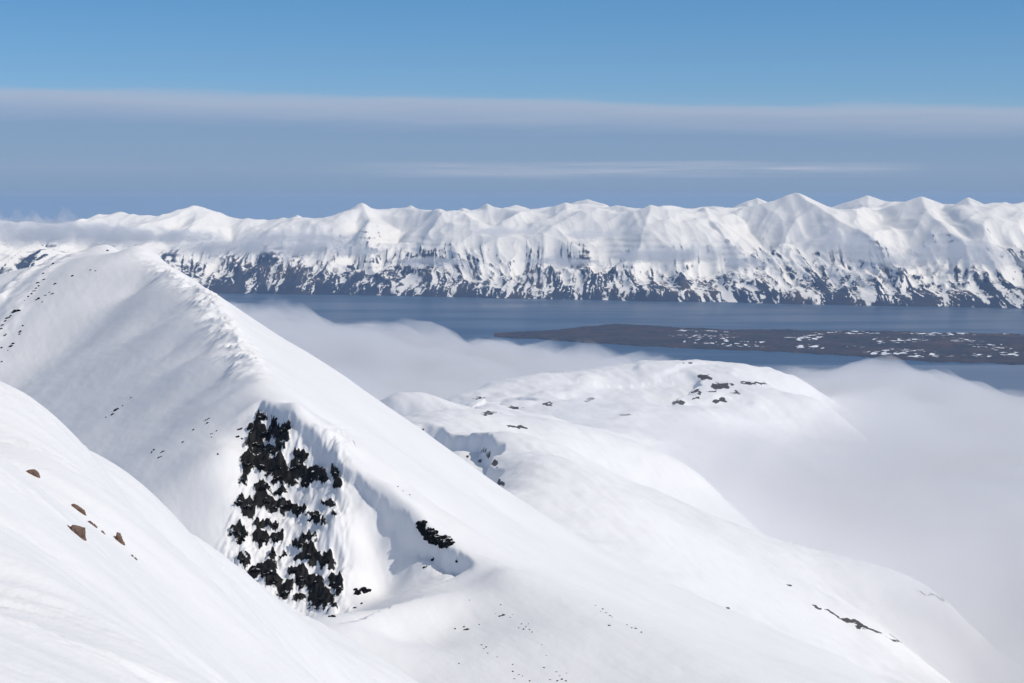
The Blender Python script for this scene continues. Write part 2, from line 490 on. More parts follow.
    n3 = N(t, 'ShaderNodeTexNoise', i_Scale=0.02, i_Detail=5.0, i_Roughness=0.6)
    mp3 = N(t, 'ShaderNodeMapping'); mp3.inputs['Scale'].default_value = (1.0, 0.22, 1.0)
    L(t, tcn.outputs['Object'], mp3.inputs[0]); L(t, mp3.outputs[0], n3.inputs['Vector'])
    f = math_n(t, 'ADD', at.outputs['Fac'], math_n(t, 'MULTIPLY', math_n(t, 'SUBTRACT', n3.outputs[0], 0.5), 0.45))
    f = math_n(t, 'MULTIPLY', math_n(t, 'SUBTRACT', f, 0.42), 4.0, clamp=True)
    n4 = N(t, 'ShaderNodeTexNoise', i_Scale=0.0022, i_Detail=6.0)
    L(t, tcn.outputs['Object'], n4.inputs['Vector'])
    rr_ = ramp(t, [(0.35, (0.030, 0.037, 0.056, 1)), (0.55, (0.044, 0.045, 0.060, 1)), (0.7, (0.085, 0.062, 0.05, 1))])
    L(t, n4.outputs[0], rr_.inputs[0])
    mx = N(t, 'ShaderNodeMixRGB')
    L(t, f, mx.inputs[0]); mx.inputs[1].default_value = (0.95, 0.91, 0.84, 1); L(t, rr_.outputs[0], mx.inputs[2])
    L(t, mx.outputs[0], b.inputs['Base Color'])
    b.inputs['Roughness'].default_value = 0.9
    b.inputs['Specular IOR Level'].default_value = 0.1
    grid_mesh('mountain_range', X, Y, Z, m, {'rock': rock})
far_range()

# ------------------------------------------------------------------ low island in the fjord
def island():
    c = np.r_[np.arange(494, 1100, 0.9), np.arange(1100, 1500, 6)]
    near = np.interp(c, [470, 497, 540, 620, 700, 780, 850, 930, 1024, 1200, 1400, 1500], [338, 337, 339.5, 345, 349, 352, 356, 362, 364.5, 371, 366, 345])
    far = np.interp(c, [470, 497, 540, 620, 700, 850, 1024, 1200, 1400, 1500], [337.5, 335.5, 333, 332.2, 332.5, 335, 339, 341, 343, 344])
    near = near + 0.9 * fbm(c / 25, c * 0, 4); far = far - 0.3 * fbm(c / 30, c * 0 + 5, 3)
    D0 = CZ * F / (near - HZ); D1 = CZ * F / (far - HZ)
    t = np.linspace(-0.06, 1.06, 230)[:, None]
    Y = D0[None, :] * (1 - t) + D1[None, :] * t
    X = (c[None, :] - 512) / F * Y
    e = np.clip(np.minimum(t, 1 - t), -1, 1)
    wid = np.clip((D1 - D0) / 2200, 0, 1)[None, :]
    h = (10 * sm(0.0, 0.035, e) + 30 * sm(0.02, 0.5, t) * sm(1.0, 0.9, t)) * (0.25 + .75 * wid)
    h = h + (9 * fbm(X / 420, Y / 300, 5) + 5) * sm(0, 0.12, e) + 3 * fbm(X / 60, Y / 60, 3) * sm(0, 0.05, e)
    h = h + 34 * np.exp(-((X - 800) / 330) ** 2) * sm(0.55, 0.9, t) * sm(1.0, .93, t)
    h = h - 9 * (e < 0.002)
    rock = 0.5 + 0.42 * fbm(X / 120, Y / 70, 5) + 0.25 * fbm(X / 900 + 4, Y / 700, 2)
    snowy = sm(620, 720, np.repeat(c[None, :], len(t), 0)) * 0.42
    rock = 0.98 - snowy * sm(0.12, 0.62, fbm(X / 52, Y / 60, 5) + 0.45 * fbm(X / 600, Y / 400, 3)) * 1.9 * sm(0.02, 0.1, e) * sm(-0.3, 0.5, fbm(X / 500 + 11, Y / 500, 2))
    m, t_, b = new_mat('island_turf')
    at = N(t_, 'ShaderNodeAttribute', attribute_name='rock')
    tcn = N(t_, 'ShaderNodeTexCoord')
    n4 = N(t_, 'ShaderNodeTexNoise', i_Scale=0.004, i_Detail=7.0, i_Roughness=0.65)
    L(t_, tcn.outputs['Object'], n4.inputs['Vector'])
    r1 = ramp(t_, [(0.35, (0.012, 0.015, 0.018, 1)), (0.5, (0.030, 0.020, 0.021, 1)), (0.70, (0.075, 0.045, 0.032, 1))])
    L(t_, n4.outputs[0], r1.inputs[0])
    f = math_n(t_, 'MULTIPLY', math_n(t_, 'SUBTRACT', at.outputs['Fac'], 0.52), 7.0, clamp=True)
    mx = N(t_, 'ShaderNodeMixRGB')
    L(t_, f, mx.inputs[0]); mx.inputs[1].default_value = (0.84, 0.86, 0.88, 1); L(t_, r1.outputs[0], mx.inputs[2])
    L(t_, mx.outputs[0], b.inputs['Base Color']); b.inputs['Roughness'].default_value = 0.95
    grid_mesh('island', X, Y, h, m, {'rock': rock})
island()

# ------------------------------------------------------------------ lower snow hills
hp = []
hp += pts([(385, 412, 2700), (440, 425, 2300), (470, 433, 2150), (497, 437, 2020), (501, 455, 1850), (500, 475, 1750), (506, 492, 1650), (540, 530, 1500)], 30)
hp += pts([(430, 470, 2000), (460, 470, 1950), (400, 450, 2150), (470, 500, 1750), (380, 440, 2500)], 40)
hp += pts([(600, 480, 1900), (600, 540, 1500), (700, 560, 1600), (800, 600, 1690), (900, 640, 1720), (942, 597, 2020), (950, 683, 1700), (900, 683, 1540),
           (800, 683, 1330), (700, 650, 1280), (720, 520, 2080), (800, 548, 2050), (900, 574, 2030), (650, 600, 1300), (650, 490, 2100), (560, 450, 2350)], 120)
hp += pts([(519, 413, 3050), (490, 420, 2750), (560, 423, 3000), (600, 437, 2850), (660, 458, 2700), (700, 476, 2600)], 50)
hp += pts([(560, 424, 3500), (620, 428, 3450), (520, 407, 3500), (480, 405, 3500)], 80)
hp += pts([(448, 412, 3900), (470, 393, 4300), (500, 381, 4400), (560, 374, 4550), (620, 366, 4650), (690, 361, 4700), (740, 365, 4700), (790, 376, 4650)], 80)
hp += pts([(600, 398, 4100), (540, 395, 4150), (660, 405, 3900), (700, 388, 4250), (760, 392, 4250), (720, 410, 3850), (820, 400, 4250), (640, 385, 4350)], 120)
hp += pts([(775, 572, 2500), (880, 625, 2330), (725, 520, 2750), (985, 650, 2150), (990, 672, 1980), (1000, 720, 1800), (1100, 720, 2000), (1100, 760, 1800), (670, 488, 3100), (860, 490, 3900), (845, 440, 4400)], 60)
# falling away behind and to the sides, under the cloud
for a in [(448, 470, 4700), (500, 440, 5200), (620, 420, 5500), (740, 420, 5600), (860, 450, 5200), (900, 470, 4300), (900, 600, 3300), (980, 640, 2700),
          (800, 550, 3300), (1050, 680, 2300), (1200, 700, 1500), (1200, 560, 3000), (1300, 480, 5000),
          (380, 500, 3600), (330, 560, 2600), (250, 520, 3600), (100, 520, 3600), (200, 640, 1700), (0, 500, 5000), (300, 450, 5500), (-200, 560, 2500),
          (600, 800, 900), (900, 800, 900), (300, 800, 1000), (1200, 850, 900), (600, 450, 6500), (1000, 460, 6500), (0, 450, 7500)]:
    hp += pts([a], 200)
hills = Field(cols(300, 1060, 1.25, -260, 1500, 9), 1000, 6800, 0.0021)
HR = RBF(hp, 1000.0, 0.06)
hills.Z = HR(hills.X, hills.Y)
X, Y = hills.X, hills.Y
# wind lips: (polyline px py D, height, reach, side)
def lip(fd, poly, h, reach, side, w=2.5, wob=0.0, seed=0, fade=0.08):
    pl = [P(*p)[:2] for p in poly]
    wb = wob * fbm(fd.X / (wob * 6 + 1e-3) + seed, fd.Y / (wob * 6 + 1e-3), 3) if wob else 0
    d, t = polydist(fd.X, fd.Y, pl)
    d = d * side + wb
    e = sm(0, fade, t) * sm(1, 1 - fade, t)
    fd.Z = fd.Z - h * e * sm(0, w, d) * np.exp(-np.clip(d, 0, None) / reach)
lip(hills, [(435, 424, 2330), (470, 432, 2150), (497, 436, 2030), (501, 452, 1870), (492, 462, 1810), (500, 476, 1740), (506, 493, 1650)], 28, 60, 1, 14, 12, 1)
lip(hills, [(672, 377, 4470), (690, 378, 4440), (702, 382, 4380), (700, 388, 4260), (686, 395, 4120), (676, 401, 4000), (668, 408, 3880)], 46, 95, 1, 26, 14, 2, .5)
lip(hills, [(500, 408, 3100), (519, 412, 3050), (545, 420, 3020), (600, 436, 2850), (660, 457, 2700), (700, 475, 2600)], 16, 140, -1, 40, 10, 3)
lip(hills, [(455, 410, 4000), (480, 399, 4050), (520, 403, 4000), (545, 409, 3900)], 14, 120, 1, 25, 10, 4)
hills.Z += 10 * fbm(X / 420, Y / 420, 3) * sm(1300, 2600, Y) + 1.5 * fbm((X + .5 * Y) / 30, (Y - .5 * X) / 170, 3) + 6 * sm(0.1, .7, fbm(X / 160 + 3, Y / 210, 3)) * sm(2400, 3300, Y) + 2.2 * fbm(X / 90, Y / 160, 4) + 0.5 * fbm(X / 22, Y / 30, 3)
hr = np.zeros(X.shape)
hpx = np.repeat(hills.c[None, :], X.shape[0], 0); hpy = hills.py()
hpx = hpx + 5.5 * fbm(X / 20, Y / 45, 5); hpy = hpy + 2.4 * fbm(X / 22 + 8, Y / 45, 5)
for (bx, by, rx, ry) in [(703, 377, 9, 2.6), (722, 385.5, 9, 3), (721, 401, 7, 3), (745, 383, 5, 1.2), (759, 383, 6, 1.5), (698, 392, 3.5, 2), (677, 402, 6, 2.2), (696, 398, 2.5, 1.2),
                         (590, 399, 5, 1.8), (548, 404, 3.5, 1.6), (515, 408, 6, 2.2), (518, 427, 6, 1.3), (625, 415, 4, 1.2), (489, 413, 8, 0.9), (689, 363, 3, 0.8), (712, 391, 3, 1), (735, 393, 3, 1),
                         (480, 398, 6, .8), (483, 450, 3, 2.2), (480, 461, 3, 1.5), (497, 462, 3, 4), (490, 455, 3, 3), (500, 483, 2, 4), (470, 458, 2, 1.2), (440, 436, 2.5, 1), (425, 431, 3, 1),
                         (818, 607, 6, 1.3), (835, 613, 9, 1.6), (850, 620, 10, 2.0), (866, 628, 11, 2.2), (882, 634, 8, 1.5), (895, 640, 6, 1.2), (858, 627, 7, 1),
                         (925, 593, 7, 1.3), (938, 598, 8, 1.5), (950, 602, 6, 1.0), (958, 606, 6, .8), (790, 584, 3, 1), (728, 608, 1.6, 2.5), (760, 622, 2, 1)]:
    hr = np.maximum(hr, 1.05 - 0.5 * (((hpx - bx) / rx) ** 2 + ((hpy - by - (bx > 780) * (hpx - bx) * 0.42) / (ry * (.62 if bx > 780 else 1))) ** 2))
hr = np.clip(hr, 0, 1)
grid_mesh('snow_hills', X, Y, hills.Z, M_HILL, {'rock': hr})

# ------------------------------------------------------------------ the ridge with the rock face
mp_ = []
crest = [(104, 251.5, 1350), (114, 251.5, 1320), (127, 260, 1270), (139, 257, 1215), (150, 260, 1180), (162, 268, 1140), (172, 278, 1105), (203, 291, 1025), (222, 318, 920), (240, 347, 840), (255, 374, 770), (264, 402, 717),
         (290, 410, 702), (318, 436, 688), (345, 463, 672), (380, 492, 656), (410, 518, 642), (440, 541, 630), (475, 561, 615)]
KC = 11
mp_ += line(crest[:KC + 1], 12, 2) + line(crest[KC:], 7, 3)
NOSE = [(477, 562, 613), (498, 571, 602), (520, 581, 592), (570, 603, 570), (620, 624, 550), (700, 662, 512), (760, 695, 480)]
mp_ += pts([(135, 277, 1400), (150, 290, 1350), (128, 264, 1345), (118, 262, 1380)], 5)
mp_ += pts([(60, 258, 1340), (30, 272, 1320), (0, 290, 1280), (-80, 330, 1200), (-200, 400, 1100)], 30)
sil = [(205, 291.5, 1095), (250, 327, 1075), (300, 356, 1065), (345, 385, 1060), (380, 408, 1055), (454, 459, 1050), (503, 493, 1045), (544, 520, 1040), (605, 556, 1035), (667, 586, 1030), (750, 622, 1020), (850, 662, 1000), (950, 720, 950)]
mp_ += pts(sil, 25)
mp_ += pts([(p[0] + 4, p[1] + 55, p[2] * 1.18) for p in sil] + [(p[0] + 10, p[1] + 170, p[2] * 1.6) for p in sil[::2]], 60)
mp_ += pts([(300, 378, 850), (400, 450, 850), (330, 425, 760), (550, 560, 760), (450, 530, 700), (620, 605, 660), (750, 665, 580), (850, 700, 620), (500, 510, 900), (600, 575, 850), (700, 632, 800), (400, 492, 720), (530, 566, 720)], 40)
# shaded left face
CW = np.array([P(*p) for p in crest])
CWL = np.hypot(*(CW[1:, :2] - CW[:-1, :2]).T); CWC = np.r_[0, np.cumsum(CWL)] / CWL.sum()
def on_face(px, py, slope, curve=0.0):
    """where the sight line through (px, py) meets the left flank falling from the crest at this slope"""
    D = np.linspace(480, 1450, 600)
    d, t = polydist((px - 512) / F * D, D, CW[:, :2])
    zf = np.interp(t, CWC, CW[:, 2]) - slope * np.abs(d) - curve * np.abs(d) ** 2
    ok = np.nonzero(CZ - (py - HZ) / F * D <= zf)[0]
    if not len(ok):
        return None
    return (px, py, D[ok[0]])
fp = []
for q in [(180, 525), (215, 465), (205, 500), (150, 480), (60, 410), (120, 420), (180, 400), (30, 385), (100, 330), (160, 320), (205, 350), (225, 420), (100, 450), (0, 400), (180, 460), (60, 460),
          (0, 470), (100, 560), (60, 350), (130, 370), (190, 310), (140, 290), (180, 345), (225, 375), (-60, 470), (90, 385), (160, 430), (240, 385)]:
    g = on_face(q[0], q[1], 0.56)
    if g:
        fp.append(g)
mp_ += pts(fp, 25)
# rock face and bowl
mp_ += pts([(240, 412, 721), (232, 450, 692), (225, 490, 672), (215, 545, 648), (230, 520, 661), (250, 480, 684), (300, 480, 681), (340, 480, 667), (290, 540, 654), (340, 560, 638), (250, 585, 630),
            (300, 610, 622), (340, 618, 611), (260, 640, 595), (180, 600, 630), (300, 510, 668), (270, 440, 703), (320, 460, 683)], 8)
def beside(poly, off, drop, soft, step=12):
    """points on a line kept off a crest by off metres (to its right going towards the viewer's left... sign) and lower by drop"""
    w = np.array([P(*p) for p in poly]); o = []
    for a_, b_ in zip(w[:-1], w[1:]):
        d = b_ - a_; l = np.hypot(d[0], d[1]); nrm = np.array([-d[1], d[0]]) / l      # the side away from the bowl
        for i in range(max(1, int(l / step))):
            q = a_ + d * (i + .5) / max(1, int(l / step))
            o.append((q[0] + nrm[0] * off, q[1] + nrm[1] * off, q[2] - drop, soft))
    return o
mp_ += beside(crest[KC:], 9, 2.6, 5) + beside(crest[KC:], 24, 8, 8, 20) + beside(crest[5:KC], 14, 6, 8, 20) + line(NOSE, 14, 8) + beside(NOSE, 14, 3.2, 8, 16) + beside(NOSE, 36, 12.5, 10, 24)
mp_ += pts([(360, 500, 658), (372, 540, 647), (385, 520, 650), (405, 532, 641), (400, 560, 636), (440, 562, 623), (375, 590, 629), (420, 585, 613), (465, 573, 611), (385, 603, 604), (440, 585, 606), (360, 622, 590), (350, 600, 620), (350, 540, 642), (349, 510, 652), (349, 570, 631)], 6)
# rim of the bowl and the near side
mp_ += line([(482, 575, 606), (475, 590, 592), (450, 592, 588), (425, 596, 582), (400, 603, 572), (370, 615, 552), (340, 628, 530)], 8, 4)
mp_ += pts([(400, 640, 545), (400, 683, 500), (350, 683, 495), (500, 640, 537), (600, 683, 495), (680, 683, 490), (560, 620, 552), (450, 625, 565), (300, 690, 485), (250, 700, 480),
            (500, 760, 440), (700, 780, 430), (900, 800, 430), (300, 760, 430), (100, 760, 440), (1000, 760, 540), (320, 660, 512)], 30)
mp_ += pts([(105, 330, 1600), (0, 340, 1600), (-100, 380, 1600), (-200, 480, 1800), (200, 420, 1700), (-300, 700, 700), (1200, 820, 800), (1200, 900, 500)], 100)
mtn = Field(cols(-20, 900, 1.2, -320, 1250, 8), 400, 1900, 0.0013)
MR = RBF(mp_, 300.0, 0.025)
mtn.Z = MR(mtn.X, mtn.Y)
X, Y = mtn.X, mtn.Y
lip(mtn, [(262, 398, 722)] + crest[KC:], 4.5, 5, 1, 1.8, 1.2, 1, 0.03)
lip(mtn, [(395, 505, 650), (410, 518, 642), (440, 541, 630), (475, 561, 615), (480, 570, 610)], 4.0, 7, 1, 2.2, 1.4, 2, 0.2)
lip(mtn, [(462, 591, 590), (450, 592, 588), (400, 603, 572), (370, 615, 552), (340, 628, 530)], 2.5, 7, 1, 3.0, 0.8, 3, 0.3)
dC, tC = polydist(X, Y, [P(*p)[:2] for p in crest])
nearc = np.exp(-(dC / 8) ** 2) * sm(0.1, 0.4, tC) * sm(0.80, .70, tC)
mtn.Z += nearc * 2.4 * ridged(X / 16, Y / 11, 3) - nearc * 1.3
for bx, bD, r_, h_ in ((110, 1325, 12, 3.4), (127, 1268, 9, -2.0), (144, 1200, 14, 6.0), (161, 1142, 8, 0.5), (172, 1105, 10, 3.0), (92, 1345, 12, 0.8)):
    c_ = P(bx, 250, bD)
    mtn.Z += h_ * np.exp(-((X - c_[0]) ** 2 + ((Y - c_[1]) * .7) ** 2) / r_ ** 2)
for pl_, hh_ in (([(66, 262, 1330), (44, 284, 1280), (24, 308, 1230), (0, 338, 1180), (-40, 380, 1120)], 4.2), ([(78, 268, 1310), (52, 305, 1225), (20, 345, 1150), (-10, 380, 1090)], 2.2)):
    dR, tR = polydist(X, Y, [P(*p)[:2] for p in pl_])
    dR = dR + 3 * fbm(X / 14, Y / 20, 3)
    mtn.Z += hh_ * sm(0, .12, tR) * sm(1, .9, tR) * np.where(dR > 0, np.exp(-(dR / 14) ** 2), np.exp(-(dR / 5) ** 2)) * (0.7 + .6 * fbm(X / 20, Y / 20, 3))
mtn.Z += 1.1 * fbm(X / 80, Y / 160, 3) * sm(560, 760, Y) + 0.16 * fbm(X / 16, Y / 30, 4) + 0.07 * fbm((X + 0.4 * Y) / 5, Y / 30, 3)
mpx = np.repeat(mtn.c[None, :], X.shape[0], 0); mpy = mtn.py()
def zb(lst, x0, y0, s):
    return [(x0 + a / s, y0 + b / s, c / s, d / s) for a, b, c, d in lst]
cliff = zb([(230,115,30,25),(310,140,25,30),(375,165,30,25),(180,180,15,20),(250,200,60,35),(345,215,45,45),(200,260,50,50),(300,300,40,20),(350,290,30,15),(160,370,40,60),(240,380,50,50),(460,325,50,28),(330,400,60,50),(350,450,60,40),(440,400,50,45),(520,440,50,35),(590,440,25,45),(490,490,25,25),(655,430,20,30),(670,500,30,30),(130,470,25,30),(240,520,40,40),(340,540,40,18),(110,590,25,40),(160,620,45,45),(250,590,50,50),(380,610,60,25),(450,640,40,30),(540,665,40,15),(650,660,12,15),(300,610,25,20)], 220, 400, 5.69)
cliff += zb([(450,95,35,20),(505,120,20,20),(560,85,10,20),(90,170,40,35),(110,200,25,25),(265,140,18,15),(200,200,40,30),(280,195,30,20),(310,270,15,12),(265,265,15,20),(235,350,45,30),(170,360,40,20),(110,320,30,15),(260,410,30,25),(320,450,40,35),(355,370,35,25),(390,230,22,22),(440,280,45,40),(520,310,38,40),(400,390,35,45),(460,420,45,45),(495,490,60,55),(560,410,30,25),(580,450,18,30),(550,570,20,35)], 220, 500, 4.88)
mask = np.zeros(X.shape)
inb = (mpx > 205) & (mpx < 360) & (mpy > 395) & (mpy < 640) & (Y > 560)
wxx = mpx[inb] + 3.2 * fbm(X[inb] / 2.6, mtn.Z[inb] / 2.6, 4); wyy = mpy[inb] + 3.2 * fbm(X[inb] / 2.6 + 9, mtn.Z[inb] / 2.6, 4)
mm = np.zeros(wxx.shape)
for bx, by, rx, ry in cliff:
    mm = np.maximum(mm, 1.0 - 0.5 * (((wxx - bx) / (rx * 1.12)) ** 2 + ((wyy - by) / (ry * 1.12)) ** 2))
for bx, by, rx, ry in [(262,452,10,8),(275,475,14,5),(300,478,12,5),(250,505,8,5),(262,525,8,4),(285,510,10,4),(272,560,5,5),(262,545,4,4),(300,560,7,6),(318,590,8,10),(285,590,6,5),(255,575,5,3),(247,560,3,4),
                       (258,430,7,9),(280,440,6,10),(328,505,8,4),(308,540,9,5),(268,505,8,7),(290,485,9,6),(276,585,8,6),(300,600,8,5),(265,580,6,5)]:
    mm = np.maximum(mm, 0.74 - 0.25 * (((wxx - bx) / rx) ** 2 + ((wyy - by) / ry) ** 2))
mask[inb] = np.clip(mm, 0, 1)
face = np.zeros(X.shape)
face[inb] = sm(412, 450, mpy[inb]) * sm(640, 610, mpy[inb]) * sm(212, 235, mpx[inb] + (mpy[inb] - 540) * 0.25) * sm(356, 340, mpx[inb])
mtn.Z += face * (1.3 * fbm(X / 5, Y / 9, 4) + 0.9 * np.abs(fbm((X - .2 * Y) / 2.6, Y / 12, 3))) + sm(.35, .7, mask) * (0.9 + 1.6 * np.abs(fbm(X / 2.4, mtn.Z / 2.0, 3)))
grid_mesh('mountain_ridge', X, Y, mtn.Z, M_MTN, {'rock': mask * 0.95})

# ------------------------------------------------------------------ the near slope
np_ = []
ns = [(-60, 372, 112), (0, 388, 112), (30, 399, 116), (60, 414, 122), (120, 466, 140), (180, 530, 168), (240, 575, 230), (300, 611, 320), (332, 643, 335), (366, 690, 320)]
np_ += pts(ns, 8)
np_ += pts([(p[0] + 6, p[1] + 35, p[2] * 1.12) for p in ns] + [(p[0] + 15, p[1] + 130, p[2] * 1.5) for p in ns], 15)
np_ += pts([(0, 683, 30), (100, 683, 40), (200, 683, 60), (300, 683, 130), (0, 530, 55), (75, 530, 71), (0, 450, 82), (120, 560, 88), (200, 600, 125), (300, 650, 225), (60, 470, 96), (0, 600, 42), (100, 610, 58), (180, 640, 78), (240, 650, 120),
            (-200, 600, 50), (-200, 450, 90), (-200, 900, 20), (200, 1000, 20), (500, 1100, 20), (500, 900, 60), (400, 800, 150), (120, 500, 118)], 10)
near = Field(cols(-10, 400, 1.1, -420, 800, 5), 11, 480, 0.0042)
NR = RBF(np_, 60.0, 0.12)
near.Z = NR(near.X, near.Y)
X, Y = near.X, near.Y
# drift grooves and old slide marks running down the fall line (towards the right and away)
a = (X * 0.34 + Y * 0.0 + (near.Z - CZ) * 0.94)   # across the grooves, in the plane of the slope
s_, c_ = math.sin(math.radians(20)), math.cos(math.radians(20))
U = X * c_ + Y * s_; V = -X * s_ + Y * c_
trk = sm(0.0, .5, fbm(U / 60, V / 7 + 3, 2) + .12)
near.Z += 0.20 * fbm(U / 24, V / 5.5, 3) + 0.15 * fbm(U / 9, V / 1.1, 4) * trk + 0.07 * fbm(U / 1.4, V / 0.7, 4) * (0.15 + trk)
grid_mesh('snow_slope', X, Y, near.Z, M_NEAR)

# ------------------------------------------------------------------ rocks
import bmesh
def lump(r, sub, cuts=13, rough=0.06):
    bm = bmesh.new()
    bmesh.ops.create_icosphere(bm, subdivisions=sub, radius=1.0)
    co = np.array([v.co[:] for v in bm.verts]); fc = np.array([[v.index for v in f.verts] for f in bm.faces])
    bm.free()
    for _ in range(cuts):
        n = r.normal(size=3); n /= np.linalg.norm(n)
        co = co - np.clip(co @ n - r.uniform(0.40, 0.85), 0, None)[:, None] * n[None]
    q = r.uniform(0, 50)
    co = co * (1 + rough * 2 * fbm(co[:, 0] * 2.6 + q, co[:, 1] * 2.6 + co[:, 2] * 2.1, 3))[:, None]
    a_ = r.uniform(0, 6.28); c_, s_ = math.cos(a_), math.sin(a_)
    R_ = np.array([[c_, -s_, 0], [s_, c_, 0], [0, 0, 1]])
    b_ = r.uniform(-.5, .5); c_, s_ = math.cos(b_), math.sin(b_)
    return (co * r.uniform([.85, .75, .7], [1.25, 1.1, 1.05])) @ R_.T @ np.array([[1, 0, 0], [0, c_, -s_], [0, s_, c_]]), fc
RK = np.random.RandomState(5)
ORD = ['', 'second ', 'third ', 'fourth ', 'fifth ', 'sixth ', 'seventh ', 'eighth ', 'ninth ', 'tenth ', 'eleventh ', 'twelfth ']
def outcrop(bx, by, rx, ry, fd, name, dens=1.0, chunk=1.0):
    """one outcrop = one mesh of jagged blocks grown together, set into the snow at the ground point seen at (bx, by)"""
    small = rx * ry < 9
    n = 1 if rx * ry < 3 else (3 if small else int(np.clip(rx * ry / 2.2 * dens, 7, 70)))
    base = fd.hit(bx, by)
    if base is None:
        return None
    O = base[0]
    V, Q, k, PL = [], [], 0, []
    for i in range(n):
        for tr_ in range(24):
            if i == 0:
                x, y = bx, by
                s = 1.15 * math.sqrt(rx * ry) if n == 1 else (math.sqrt(rx * ry) * .62 if small else 2.6 * chunk * min(1, math.sqrt(rx * ry) / 5))
            else:
                th = RK.uniform(0, 6.28); q = math.sqrt(RK.rand()) * (0.6 if small else 1.0)
                x, y = bx + rx * q * math.cos(th), by + ry * q * math.sin(th)
                s = (math.sqrt(rx * ry) * RK.uniform(.45, .7)) if small else RK.uniform(1.0, 2.6) * chunk * min(1, math.sqrt(rx * ry) / 4.5)
            h = fd.hit(x, y)
            if h is None:
                continue
            p, nr = h
            m_ = s * p[1] / F
            if i == 0 or min(np.linalg.norm(p - a_) / (m_ + b_) for a_, b_ in PL) < 0.55:
                break
        else:
            continue
        PL.append((p, m_))
        co, fc = lump(RK, 2 if small else 3)
        V.append(co * m_ + (p - nr * m_ * 0.12) - O); Q.append(fc + k); k += len(co)
    if not V:
        return None
    V = np.concatenate(V); Q = np.concatenate(Q)
    me = bpy.data.meshes.new(name)
    me.from_pydata(V.tolist(), [], Q.tolist())
    me.materials.append(M_BLACK)
    o = bpy.data.objects.new(name, me)
    o.location = O
    COL.objects.link(o)
    return o
def rank(n, i, first, last):
    """words for place i of n in a row"""
    if n == 1:
        return ''
    if i == n - 1:
        return last
    if i == 0:
        return first
    if i <= n // 2 or i < 3:
        return ORD[i] + 'from the ' + first
    return ORD[n - 1 - i] + 'from the ' + last if n - 1 - i > 0 else last
def rocks(blobs, fd, what, where, group, name='rock', axis='y', cat='rock', dens=1.0, chunk=1.0):
    """places outcrops and names each by its rank along its own small group"""
    bl = sorted(blobs, key=(lambda b: b[1]) if axis == 'y' else (lambda b: b[0]))
    os_ = [(b, outcrop(*b, fd, name, dens, chunk)) for b in bl]
    os_ = [q for q in os_ if q[1]]
    n = len(os_)
    ar = sorted(q[0][2] * q[0][3] for q in os_)
    w1, w2 = ('top', 'bottom') if axis == 'y' else ('left', 'right')
    for i, (b, o) in enumerate(os_):
        rk = rank(n, i, w1, w2)
        if rk in ('top', 'bottom'):
            rk = {'top': 'topmost', 'bottom': 'lowest'}[rk]
        if rk in ('left', 'right'):
            rk = {'left': 'leftmost', 'right': 'rightmost'}[rk]
        a_ = b[2] * b[3]
        sz = '' if n < 4 else ('large ' if a_ >= ar[int(n * .8)] else ('tiny ' if a_ <= ar[int(n * .25)] else ''))
        lb = (sz + what + (', ' + rk + ' ' if rk else ' ') + where).strip()
        o['label'] = lb if len(lb.replace('-', ' ').split()) <= 16 else lb[len(sz):]
        o['category'] = cat
        if group and n > 1:
            o['group'] = group
# the dark face, band by band from the crest down
NB = 11
ys_ = sorted(c[1] for c in cliff)
srt = sorted(cliff, key=lambda c: c[1])
per = -(-len(srt) // NB)
bands = ['right under the pointed crest', 'in the second band under the crest', 'in the third band under the crest', 'in the fourth band under the crest',
         'in the upper middle band of the face', 'in the very middle band of the face', 'in the lower middle band of the face',
         'in the fourth band above the foot', 'in the third band above the foot', 'in the second band above the foot', 'along the foot of the face']
for i in range(NB):
    rocks(srt[i * per:(i + 1) * per], mtn, 'black outcrop', bands[i], 'black outcrops of the steep face', 'rock_outcrop', 'x', 'outcrop', 1.25)
rocks(zb([(665,455,25,20),(705,440,25,35),(660,530,15,12),(690,508,8,8)], 220, 500, 4.88), mtn, 'black rock', 'in the cluster right of the dark face', 'rocks right of the foot of the face', chunk=1.5)
rocks(zb([(308,78,12,18),(333,98,20,22),(370,110,26,16)], 300, 500, 2.56), mtn, 'black outcrop', 'under the snow lip at the top of the bowl', 'outcrops under the lip of the bowl', 'rock_outcrop', 'x', 'outcrop', 1.6, 1.9)
rocks(zb([(340,155,10,12),(322,172,12,6),(400,165,8,10)], 300, 500, 2.56), mtn, 'black rock', 'below the outcrops inside the snow bowl', 'rocks in the snow bowl', axis='x')
Z8 = lambda l: zb(l, 300, 500, 2.56)
rocks(Z8([(520,297,8,8),(515,270,3,3),(540,302,2.5,2.5),(512,298,4,4),(502,290,2,2),(545,295,2,2)]), mtn, 'dark rock', 'around the knob below the bowl rim', 'rocks at the knob below the rim', axis='x')
rocks(Z8([(427,333,8,12),(398,330,4,6),(407,420,3,2.5),(435,257,2,2),(460,320,2,2),(419,326,3,5)]), mtn, 'dark rock', 'on the snow straight below the bowl rim', 'rocks straight below the rim', axis='y')
rocks(Z8([(465,372,3,7),(478,378,3,4),(505,403,3,2),(480,393,2.5,2),(470,382,2,3)]), mtn, 'dark rock', 'in the short diagonal string below the bowl', 'diagonal string of rocks', axis='y')
rocks(Z8([(565,318,3,3),(578,325,5,4),(588,332,5,3),(595,340,3,2),(572,332,4,3),(560,328,2.5,2),(584,318,3,2),(620,372,2,1.5)]), mtn, 'brown black stone', 'in the loose patch right of the knob', 'loose patch of stones', axis='x')
rocks(Z8([(545,422,3,2),(545,440,3.5,3),(560,448,4,4),(570,452,5,4),(548,458,3,3),(588,464,5,2.5)]), mtn, 'dark stone', 'in the left patch at the bottom edge', 'left patch at the bottom edge', axis='x')
